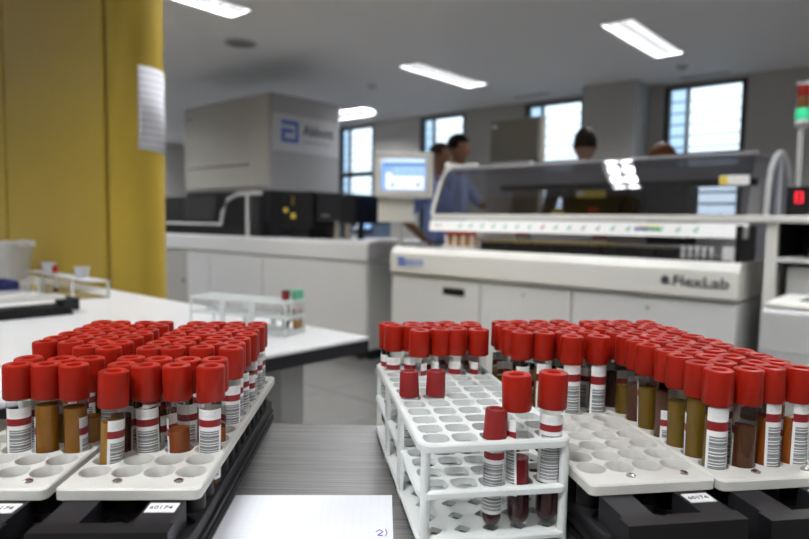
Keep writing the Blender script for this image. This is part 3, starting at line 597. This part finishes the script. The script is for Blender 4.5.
# small racks of tubes waiting on the deck
mini_cap = MB().lathe([(0, .092), (.0085, .092), (.0085, .068), (0, .068)], 8).mesh('cap', M_RED, True); mini_t = MB().lathe([(0, 0), (.007, 0), (.007, .068), (0, .068)], 8).mesh('glass_tube', LIQ['golden'], True); mini_w = MB().lathe([(0, 0), (.007, 0), (.007, .068), (0, .068)], 8).mesh('glass_tube', M_WHITE, True)
def deck_rack(x, n, m, label, caps=True, second=None):
    w = W(FU, FV); b = W(FU + x, FV + .06, FZ + .0062)
    t = thing('deck_rack', label, 'tube rack', b, ROOM)
    bx('tray', m, t, (0, 0, 0, .022 * n + .01, .06, .012)); bx('back_rail', m, t, (0, .05, .012, .022 * n + .01, .056, .045))
    for k in range(n if caps else 0):
        q = link('deck_tube', None, None, W(FU + x + .016 + .022 * k, FV + .06 + .025, FZ + .0184), (0, 0, ROOM))
        tag(q, 'tiny red-capped tube, %s from the monitor in the white deck rack' % ORD[k], 'test tube', 'tubes on the machine deck'); link('glass_tube', mini_t if k % 3 else mini_w, q); link('cap', mini_cap, q)
deck_rack(.375, 11, M_WHITE, 'white deck rack of red-capped tubes at the monitor end', True, 'white deck rack at the monitor end')
# (the second deck rack stands behind the carriers)
for (x, n, nm) in ((.80, 5, 'middle deck rack behind black carriers'), (1.30, 4, 'far deck rack behind black carriers')):
    b = W(FU + x, FV + .20, FZ + .0062); t = thing('deck_rack', 'black %s' % nm, 'tube rack', b, ROOM); bx('tray', M_BLACK2, t, (0, 0, 0, .022 * n + .01, .06, .012)); bx('back_rail', M_BLACK2, t, (0, .05, .012, .022 * n + .01, .056, .045))
    for k in range(n):
        q = link('deck_tube', None, None, W(FU + x + .016 + .022 * k, FV + .225, FZ + .0184), (0, 0, ROOM)); tag(q, 'tiny red-capped tube, %s in %s' % (ORD[k], nm), 'test tube', 'tubes on the machine deck'); link('glass_tube', mini_w, q); link('cap', mini_cap, q)

# ================================================================= touch monitor on a post
mo = thing('touch_monitor', 'cream touch monitor showing blue program window beside track machine', 'monitor', (-.012, 4.44, 0), R(-6))
bx('bezel', M_CREAM, mo, (-.205, -.02, 1.272, .205, .05, 1.592), bevel=.012)
ES = lambda n, c, s: mat(n, c, 0.3, emit=c, es=s)
sc_ = bx('screen', ES('screen_blue', (0.20, 0.36, 0.72), 0.26), mo, (-.160, -.0235, 1.325, .150, -.019, 1.545))
bx('toolbar', ES('screen_grey', (0.45, 0.60, 0.72), 0.28), sc_, (-.160, -.0245, 1.515, .150, -.0234, 1.545)); bx('title_strip', ES('screen_dark', (0.05, 0.10, 0.32), 0.26), sc_, (-.145, -.0248, 1.497, .150, -.0234, 1.513))
bx('dialog', ES('screen_white', (0.80, 0.86, 0.92), 0.24), sc_, (-.128, -.0248, 1.332, .140, -.0234, 1.425)); bx('dialog_tab', MATS['screen_white'], sc_, (-.128, -.0248, 1.425, -.085, -.0234, 1.450))
for k in range(4): bx('menu_button', ES('screen_pale_blue', (0.28, 0.45, 0.78), 0.28), sc_, (-.075 + .055 * k, -.0248, 1.435, -.025 + .055 * k, -.0234, 1.490))
for x, c in ((-.095, MATS['screen_dark']), (.00, MATS['screen_grey']), (.085, MATS['screen_dark'])): bx('dialog_button', c, sc_, (x, -.0252, 1.355, x + .030, -.0247, 1.375))
bx('lower_housing', M_CREAM, mo, (-.19, .03, 1.10, .065, .10, 1.268), bevel=.006); bx('bracket', M_LGREY, mo, (-.04, .05, 1.30, .04, .09, 1.50)); MB().lathe([(.022, .02), (.022, 1.10)], 12, (-.03, .07, 0)).build('post', M_GREY, mo, smooth=True); MB().lathe([(0, 0), (.16, 0), (.16, .02), (0, .02)], 20, (-.03, .07, 0)).build('post_base', M_GREY, mo)

# ================================================================= long analyzer bench (left)
LU, LV = -3.42, 3.485; LZ = .942
lm = thing('analyzer_bench', 'long pale grey analyzer bench behind the white table', 'machine', W(LU, LV), ROOM)
LL = -5.6
bx('plinth', M_BLACK, lm, (LL, .06, 0, -.04, .95, .085))
bx('cabinet', M_GREY, lm, (LL, .02, .085, 0, 1.0, .775))
sm = [LL, -2.706, -2.262, -1.365, -.003]
for k in range(4):
    if k == 0: bx('end_panel', M_TOWER, lm, (LL, .0, .10, -2.715, .02, .772), bevel=.004)
    else: bx('door', M_LGREY, lm, (sm[k] + .006, 0, .10, sm[k + 1] - .006, .02, .772), bevel=.006)
bx('latch', M_BLACK, lm, (-2.79, -.006, .42, -2.76, 0, .46))
MB().prism([(.0, .78), (-.012, .79), (-.006, .92), (.02, LZ), (1.0, LZ), (1.0, .78)], 'x', LL, 0).build('worktop', M_LGREY, lm, bevel=.006)
bx('top_ledge', M_WHITE, lm, (-.24, .10, LZ, -.02, .40, LZ + .012))
# analyzer tower with maker's sign
tw = thing('analyzer_tower', 'tall boxy grey analyzer tower with white logo sign on the bench', 'machine', W(-6.355, 3.60, LZ), ROOM)
TX = 1.53; z0, z1 = 1.385 - LZ, 2.290 - LZ
bx('base_unit', M_BLACK2, tw, (0, .02, .002, TX - .01, .86, z0), bevel=.004)
bx('housing', M_TOWERS, tw, (0, .018, z0, TX, .875, z1), bevel=.006)
bx('front_cover', M_TOWER, tw, (.01, 0, z0 + .03, TX - .03, .018, z1 - .02), bevel=.006); MB().prism([(.0, z0 + .24), (-.02, z0 + .26), (-.02, z0 + .272), (0, z0 + .28)], 'x', .08, TX - .34).build('cover_lip', M_TOWER, tw)
bx('cover_badge', M_GINK, tw, (.06, -.003, z1 - .14, .17, .001, z1 - .115))
sg = bx('logo_sign', mat('pale_sign', (0.50, 0.50, 0.53), 0.5), tw, (TX + .0005, .03, 1.760 - LZ, TX + .008, .86, 2.106 - LZ))
lx_ = TX + .008; lgm = MB(); w_ = .038; y0, zc, s = .125, 1.846 - LZ, .205
for (a, c, d, e) in ((0, s - w_, s, s), (s - w_, 0, s, s - w_), (0, 0, s - w_, w_), (0, w_, w_, s * .62), (w_, s * .62 - w_, s * .68, s * .62)): lgm.box(lx_, y0 + a, zc + c, lx_ + .003, y0 + d, zc + e)
lgm.build('logo_letter', M_BLUE, sg)
text('maker_name', 'Abbott', .145, M_INK, sg, (lx_ + .001, .385, 1.932 - LZ), (R(90), 0, R(90)), .001, .003, .95)
text('maker_line', 'DIAGNOSTICS', .058, M_GINK, sg, (lx_ + .001, .385, 1.850 - LZ), (R(90), 0, R(90)), .001, 0, .95)
# dark hood with pale curved rails, in front and to the side of the tower
hd = thing('sample_hood', 'dark glass sample hood with pale curved rail on the bench', 'hood', W(-7.6, 3.50, LZ), ROOM)
bx('hood_body', M_BLACK, hd, (0, .03, .002, 2.76, .09, .14)); bx('hood_glass', M_HOOD, hd, (0, .02, .145, 1.98, .026, .40)); bx('lower_rail', M_LGREY, hd, (0, .005, .10, 2.1, .018, .125))
f = MB(); f.tube([(2.1, .01, .11), (2.13, .01, .24), (2.22, .01, .36), (2.38, .01, .405), (2.60, .01, .41), (2.76, .01, .41)], .018, 8); f.build('curved_rail', M_LGREY, hd, smooth=True); bx('rail_post', M_LGREY, hd, (2.53, .0, .01, 2.57, .018, .40))
bx('hood_back', M_BLACK2, hd, (0, .10, .002, 1.20, .90, .40)); bx('side_glass', M_HOOD, hd, (2.58, .004, .03, 2.76, .008, .39))
# black instrument module with stickers
bk = thing('black_module', 'black instrument module with two yellow stickers beside analyzer tower', 'machine', W(-4.66, 3.62, LZ), ROOM)
bx('main_block', M_BLACK, bk, (0, 0, .10, .42, .55, .42), bevel=.01); bx('side_block', M_BLACK2, bk, (.42, .04, .16, .74, .50, .40), bevel=.01); bx('end_block', M_BLACK, bk, (.74, .02, .14, .93, .46, .37), bevel=.01); bx('lower_block', M_BLACK2, bk, (.02, .06, 0.002, .30, .5, .10))
for x in (.40, .52, .66, .82): MB().lathe([(.03, .002), (.03, .18)], 12, (x, .2, 0)).build('support_leg', M_METAL if x in (.52, .66) else M_BLACK2, bk, smooth=True)
bx('sticker', M_STICK, bk, (.02, -.003, .235, .075, 0, .275)); bx('sticker', M_STICK, bk, (.125, -.003, .18, .185, 0, .225)); bx('brass_fitting', mat('brass', (0.5, 0.32, 0.08), 0.35, 1.0), bk, (.14, -.01, .30, .17, 0, .38)); bx('name_plate', M_METAL, bk, (.50, .036, .20, .60, .04, .215)); bx('side_screen', glass('pale_blue_cover', (0.55, 0.65, 0.8), 1, .05), bk, (.935, .05, .02, .94, .45, .38))

# ================================================================= tall cabinet behind the track machine
cb = thing('tall_cabinet', 'slim olive beige tall cabinet behind the track machine hood', 'cabinet', W(-3.32, 5.00), ROOM)
M_OL = mat('olive_beige_paint', (0.21, 0.20, 0.165), 0.5)
bx('body', M_OL, cb, (0, 0, 0.06, .53, .10, 2.06), bevel=.008); bx('plinth', M_BLACK, cb, (.01, .01, 0, .52, .09, .06)); bx('door', M_OL, cb, (.012, -.014, 1.68, .518, 0, 2.045), bevel=.004); bx('handle_ledge', M_LGREY, cb, (.05, -.06, 1.61, .47, 0, 1.665), bevel=.004); bx('badge', M_SIGNW, cb, (.03, -.017, 1.985, .085, -.014, 2.015))

# ================================================================= shelf unit, printer, counter and signal tower (right end)
su = thing('shelf_unit', 'cream open shelf unit at the end of the track machine', 'shelf', W(-.635, 3.12), ROOM)
bx('top_board', M_CREAM, su, (-.060, -.02, 1.125, 1.3, .90, 1.155), bevel=.006); bx('middle_board', M_LGREY, su, (.05, 0, .955, 1.28, .60, .972)); bx('back_panel', M_BLACK2, su, (.04, .57, .05, 1.27, .60, 1.125)); bx('lower_board', M_LGREY, su, (.05, .0, .10, 1.27, .57, .12))
for x in (.02, 1.23): bx('upright', M_CREAM, su, (x, 0, 0, x + .045, .57, 1.125))
bx('side_lining', M_BLACK, su, (.066, .012, .972, .072, .57, 1.125)); bx('drawer_front', M_LGREY, su, (.10, .05, .15, 1.2, .57, .93), bevel=.004)
dv = thing('dark_device', 'low dark grey device inside the open shelf unit', 'device', W(-.50, 3.30, .972), ROOM)
bx('case', M_BLACK2, dv, (0, 0, 0, .42, .25, .035)); bx('front_trim', M_METAL, dv, (.02, -.004, .008, .40, 0, .014)); bx('raised_lid', M_BLACK, dv, (.06, .03, .035, .36, .22, .07))
ld = thing('counter_display', 'black display box with red lit digits on the shelf unit', 'display', W(-.578, 3.30, 1.155), ROOM)
bx('case', M_BLACK, ld, (0, 0, 0, .26, .12, .135), bevel=.006)
LED = mat('red_led', (0.6, 0.01, 0.02), 0.4, emit=(1.0, 0.03, 0.06), es=0.3)
for k, s_ in enumerate(('abcdefg', 'abged', 'abcdefg')):
    x0_, z0_, w_, h_ = .035 + .062 * k, .060, .032, .050; q = .006
    seg = {'a': (0, h_ - q, w_, h_), 'g': (0, h_ / 2 - q / 2, w_, h_ / 2 + q / 2), 'd': (0, 0, w_, q), 'f': (0, h_ / 2, q, h_), 'b': (w_ - q, h_ / 2, w_, h_), 'e': (0, 0, q, h_ / 2), 'c': (w_ - q, 0, w_, h_ / 2)}
    f = MB()
    for c in s_: a = seg[c]; f.box(x0_ + a[0], -.002, z0_ + a[1], x0_ + a[2], .001, z0_ + a[3])
    f.build('digit', LED, ld)
bx('key_pad', M_LGREY, ld, (.10, -.004, .012, .14, 0, .030))
sgl = thing('signal_tower', 'red amber green signal tower lamp with green lit', 'signal lamp', W(-.572, 3.52, 1.155), ROOM)
MB().lathe([(0, 0), (.04, 0), (.04, .012), (.011, .016), (.011, .431)], 16).build('pole', M_LGREY, sgl, smooth=True)
zz = .431
for nm, m, h in (('collar', M_LGREY, .03), ('green_lamp', mat('green_lens', (0.02, 0.35, 0.16), 0.2, emit=(0.10, 1.0, 0.50), es=0.12), .055), ('amber_lamp', mat('amber_lens', (0.22, 0.075, 0.02), 0.2), .055), ('red_lamp', mat('red_lens', (0.30, 0.02, 0.015), 0.2), .055), ('top_cap', M_LGREY, .012)):
    MB().lathe([(0, 0), (.027, 0), (.029, .004), (.029, h - .004), (.027, h), (0, h)], 20).build(nm, m, sgl, (0, 0, zz), smooth=True); zz += h
pr = thing('white_printer', 'white boxy printer on a stand before the shelf unit', 'printer', W(-.52, 2.62), ROOM)
bx('stand', M_LGREY, pr, (.03, .04, 0, .55, .42, .55)); bx('body', M_LGREY, pr, (0, 0, .55, .58, .45, .80), bevel=.012); bx('lid', M_CREAM, pr, (.01, .01, .80, .57, .44, .825), bevel=.008); bx('output_slot', M_BLACK, pr, (.10, .15, .822, .40, .30, .827)); bx('front_seam', M_GREY, pr, (.005, -.002, .648, .575, 0, .655))

# ================================================================= people
SKIN = mat('skin_brown', (0.30, 0.145, 0.085), 0.5); SKIN2 = mat('skin_deep', (0.20, 0.09, 0.05), 0.5); SKIN3 = mat('skin_light', (0.42, 0.24, 0.17), 0.5)
HAIR = mat('dark_hair', (0.014, 0.011, 0.010), 0.55, spec=0.12, bump=(300, .4)); HAIRG = mat('grey_brown_hair', (0.035, 0.026, 0.022), 0.6, spec=0.12, bump=(300, .4)); HAIRB = mat('chestnut_hair', (0.14, 0.055, 0.02), 0.5, spec=0.12, bump=(250, .5))
def skin_mesh(chains, voxel=None, extra=None, sub=1):
    """chains: list of lists of (point, radius); joined end points share positions. grows a Skin surface per chain set and remeshes it into one"""
    bm_v, bm_e, rad, idx = [], [], [], {}
    for ch in chains:
        prev = None
        for p, r in ch:
            key = tuple(round(q, 4) for q in p)
            if key not in idx: idx[key] = len(bm_v); bm_v.append(p); rad.append(r)
            k = idx[key]
            if prev is not None and prev != k: bm_e.append((prev, k))
            prev = k
    me = bpy.data.meshes.new('tmp'); me.from_pydata(bm_v, bm_e, [])
    o = bpy.data.objects.new('tmp', me); COL.objects.link(o); md = o.modifiers.new('s', 'SKIN'); sv = me.skin_vertices[0].data
    for k, r in enumerate(rad): sv[k].radius = r if isinstance(r, tuple) else (r, r)
    sv[0].use_root = True
    sd = o.modifiers.new('u', 'SUBSURF'); sd.levels = sub; sd.render_levels = sub
    dg = bpy.context.evaluated_depsgraph_get(); dg.update(); out = bpy.data.meshes.new_from_object(o.evaluated_get(dg)); bpy.data.objects.remove(o)
    return out
def merge(meshes, voxel):
    bm = bmesh.new()
    for me in meshes: bm.from_mesh(me)
    t = bpy.data.meshes.new('tmp'); bm.to_mesh(t); bm.free(); o = bpy.data.objects.new('tmp', t); COL.objects.link(o)
    md = o.modifiers.new('r', 'REMESH'); md.mode = 'VOXEL'; md.voxel_size = voxel; md.use_smooth_shade = True
    sm_ = o.modifiers.new('m', 'SMOOTH'); sm_.factor = .5; sm_.iterations = 3
    dg = bpy.context.evaluated_depsgraph_get(); dg.update(); out = bpy.data.meshes.new_from_object(o.evaluated_get(dg)); bpy.data.objects.remove(o); return out
def head_mesh(c, s=1.0):
    """face looks along -y; c = head centre"""
    bm = bmesh.new(); bmesh.ops.create_uvsphere(bm, u_segments=36, v_segments=26, radius=1)
    for v in bm.verts:
        x, y, z = v.co; hz = z
        wx = .074 * (1 - .22 * max(0, -hz) ** 1.5); wy = .095 * (1 - .10 * max(0, -hz))
        X, Y, Z = x * wx, y * wy + .004, z * .118
        if y < 0:
            Y -= .022 * math.exp(-((X / .012) ** 2 + ((Z + .012) / .022) ** 2)) + .008 * math.exp(-((X / .030) ** 2 + ((Z - .022) / .009) ** 2)) + .006 * math.exp(-((X / .022) ** 2 + ((Z + .055) / .010) ** 2)) + .010 * math.exp(-((X / .024) ** 2 + ((Z + .095) / .018) ** 2))
            Y += .009 * (math.exp(-(((X - .031) / .014) ** 2 + ((Z - .004) / .010) ** 2)) + math.exp(-(((X + .031) / .014) ** 2 + ((Z - .004) / .010) ** 2)))
        v.co = (c[0] + X * s, c[1] + Y * s, c[2] + Z * s)
    for sx in (-1, 1):
        r = bmesh.ops.create_uvsphere(bm, u_segments=12, v_segments=8, radius=1)
        for v in r['verts']: x, y, z = v.co; v.co = (c[0] + sx * (.074 + x * .011) * s, c[1] + (.012 + y * .019) * s, c[2] + (-.005 + z * .032) * s)
    me = bpy.data.meshes.new('head'); bm.to_mesh(me); bm.free(); return me
def hand_chains(w, d, side, curl=.35):
    """fingers from wrist w along d (unit); returns palm chain and finger chains"""
    d = Vector(d).normalized(); up = Vector((0, 0, 1)) if abs(d.z) < .8 else Vector((0, -1, 0)); sd_ = d.cross(up).normalized(); n = sd_.cross(d)
    w = Vector(w); out = [[(tuple(w), .027), (tuple(w + d * .045), (.036, .020)), (tuple(w + d * .085), (.038, .018))]]
    for k, ln in enumerate((.070, .078, .072, .056)):
        b = w + d * .085 + sd_ * ((k - 1.5) * .019)
        out.append([(tuple(b - d * .02), .0095), (tuple(b + d * ln * .5 - n * curl * .012), .0085), (tuple(b + d * ln * .95 - n * curl * .045), .0075)])
    b = w + d * .03 - sd_ * .03 * side
    out.append([(tuple(b), .012), (tuple(b + d * .035 - sd_ * .022 * side), .010), (tuple(b + d * .065 - sd_ * .028 * side - n * .01), .0085)]); return out
def person(label, x, y, height, face, shirt, skin, hair, hairstyle, arms, trousers=None, hs=1.0):
    """arms: {'L': (elbow, wrist, hand dir), 'R': ...} in body coords for a 1.75 m figure; face: rotation of the whole figure about z (front = -y)"""
    k = height / 1.75; t = thing('person', label, 'person', (x, y, 0), face); S = lambda p: (p[0] * k, p[1] * k, p[2] * k)
    hip, chest = (0, 0, .95), (0, .01, 1.28)
    tors = [((0, 0, .93), (.155, .11)), ((0, 0, 1.05), (.140, .10)), ((0, .0, 1.22), (.158, .112)), ((0, .01, 1.36), (.165, .105)), ((0, .015, 1.45), (.085, .07)), ((0, .012, 1.50), .056), ((0, .0, 1.56), .052)]
    legs = {sx: [((sx * .085, 0, .90), .092), ((sx * .10, -.005, .70), .080), ((sx * .105, .0, .49), .056), ((sx * .105, .02, .32), .054), ((sx * .105, .03, .10), .036)] for sx in (-1, 1)}
    feet = {sx: [((sx * .105, .035, .06), .038), ((sx * .11, -.05, .038), (.042, .030)), ((sx * .115, -.14, .030), (.042, .022))] for sx in (-1, 1)}
    ms = [skin_mesh([[(S(p), r) for p, r in tors]])]
    sleeves = []
    for sx, kk in ((1, 'L'), (-1, 'R')):
        el, wr, hd_ = arms[kk]; sh_ = (sx * .185, .015, 1.415); mid = tuple((a + c) / 2 for a, c in zip(sh_, el)); mf = tuple(a * .6 + c * .4 for a, c in zip(el, wr))
        arm = [((sx * .10, .015, 1.40), .06), (sh_, .056), (mid, .048), (el, .040), (mf, .038), (wr, .027)]
        ms.append(skin_mesh([[(S(p), r) for p, r in arm]]))
        for ch in hand_chains(wr, hd_, sx): ms.append(skin_mesh([[(S(p), r) for p, r in ch]]))
        sleeves.append(skin_mesh([[(S(p), r + .012 if not isinstance(r, tuple) else r) for p, r in arm[: (4 if shirt[1] == 'short' else 6)]]]))
    for sx in (-1, 1):
        ms.append(skin_mesh([[(S(p), r) for p, r in legs[sx]]])); ms.append(skin_mesh([[(S(p), r) for p, r in feet[sx]]]))
    ms.append(head_mesh(S((0, -.012, 1.635)), k * hs))
    body = merge(ms, .008); body.materials.clear(); body.materials.append(skin); link('body', body, t)
    gr = lambda r, g: (r[0] + g, r[1] + g) if isinstance(r, tuple) else r + g
    top = merge([skin_mesh([[(S(p), gr(r, .014)) for p, r in tors[:5]]])] + sleeves, .010); top.materials.clear(); top.materials.append(shirt[0]); link('shirt' if shirt[1] == 'short' else 'jacket', top, t)
    MB().tube([S((.062 * math.cos(a), .012 + .058 * math.sin(a), 1.492 + .012 * math.sin(a))) for a in [2 * math.pi * i / 16 for i in range(16)]], .011, 8, True).build('collar', shirt[0], t, smooth=True)
    tr = merge([skin_mesh([[(S((0, 0, 1.0)), (.152, .115)), (S((0, 0, .90)), (.165, .12))]])] + [skin_mesh([[(S(p), gr(r, .018)) for p, r in legs[sx]]]) for sx in (-1, 1)], .011)
    tr.materials.clear(); tr.materials.append(trousers or mat('dark_trousers', (0.02, 0.02, 0.028), 0.7)); link('trousers', tr, t)
    for sx in (-1, 1):
        sh2 = merge([skin_mesh([[(S(p), gr(r, .008)) for p, r in feet[sx]]])], .008); sh2.materials.clear(); sh2.materials.append(M_BLACK); link('shoe', sh2, t)
    # hair shell
    bm = bmesh.new(); bmesh.ops.create_uvsphere(bm, u_segments=32, v_segments=22, radius=1); c = S((0, -.012, 1.635)); rem = []
    for v in bm.verts:
        a, b_, z_ = v.co.copy(); thick = 1.10 * hs
        v.co = (c[0] + a * .0755 * thick * k * (1.18 if hairstyle == 'long' else 1), c[1] + (b_ * .098 * thick + .008) * k, c[2] + (z_ * .120 * thick * (1.03) + .004) * k)
        line = {'short': .35 if b_ < -.35 else (-.05 if b_ < .25 else -.62), 'bald': .62 if b_ < -.1 else (.05 if b_ < .3 else -.28), 'long': .45 if b_ < -.45 else -2, 'shaved': .55 if b_ < -.2 else (.15 if b_ < .3 else -.4)}[hairstyle]
        top_bald = False
        if z_ < line or top_bald: rem.append(v)
    bmesh.ops.delete(bm, geom=rem, context='VERTS'); hm = bpy.data.meshes.new('hair'); bm.to_mesh(hm); bm.free(); hm.materials.append(hair); hm.polygons.foreach_set('use_smooth', [True] * len(hm.polygons))
    ho = link('hair', hm, t); so = ho.modifiers.new('thick', 'SOLIDIFY'); so.thickness = .012 * k; so.offset = -1
    for sx in (-1, 1):
        e = MB().lathe([(0, -.008), (.006, -.006), (.008, 0), (.006, .006), (0, .008)], 10).build('eye', mat('eye_white', (0.7, 0.68, 0.65), 0.2), t, S((sx * .031, -.092, 1.639)), smooth=True)
    return t
BLUE = mat('light_blue_shirt_cloth', (0.30, 0.38, 0.60), 0.8); BLUE2 = mat('mid_blue_shirt_cloth', (0.16, 0.22, 0.46), 0.8); GREYJ = mat('charcoal_jacket_cloth', (0.05, 0.05, 0.055), 0.8); DARKT = mat('dark_top_cloth', (0.03, 0.028, 0.05), 0.8)
down = lambda sx: ((sx * .25, .03, 1.13), (sx * .25, -.05, .88), (0, -.15, -1))
person('dark-haired person in light blue shirt, side-on, forearm stretched out', .455, 5.62, 1.875, R(72), (BLUE, 'short'), SKIN, HAIR, 'short', {'L': ((.22, -.17, 1.17), (.12, -.41, 1.26), (-.1, -1, .25)), 'R': down(-1)})
person('shaven-headed person in blue shirt with bent elbow beside the monitor', .262, 4.96, 1.71, R(80), (BLUE2, 'short'), SKIN2, HAIRG, 'shaved', {'L': ((.25, .10, 1.15), (.20, -.08, .98), (-.3, -.8, -.6)), 'R': ((-.30, .24, 1.16), (-.20, .06, .98), (.3, -.8, -.5))})
person('person in charcoal jacket with thinning dark hair, seen from behind', 1.315, 4.66, 1.80, R(165), (GREYJ, 'long'), SKIN3, HAIRG, 'bald', {'L': down(1), 'R': down(-1)}, hs=1.03)
person('person with chestnut hair mostly hidden behind the hood', 1.75, 4.32, 1.64, R(190), (DARKT, 'long'), SKIN3, HAIRB, 'long', {'L': down(1), 'R': down(-1)}, hs=1.1)
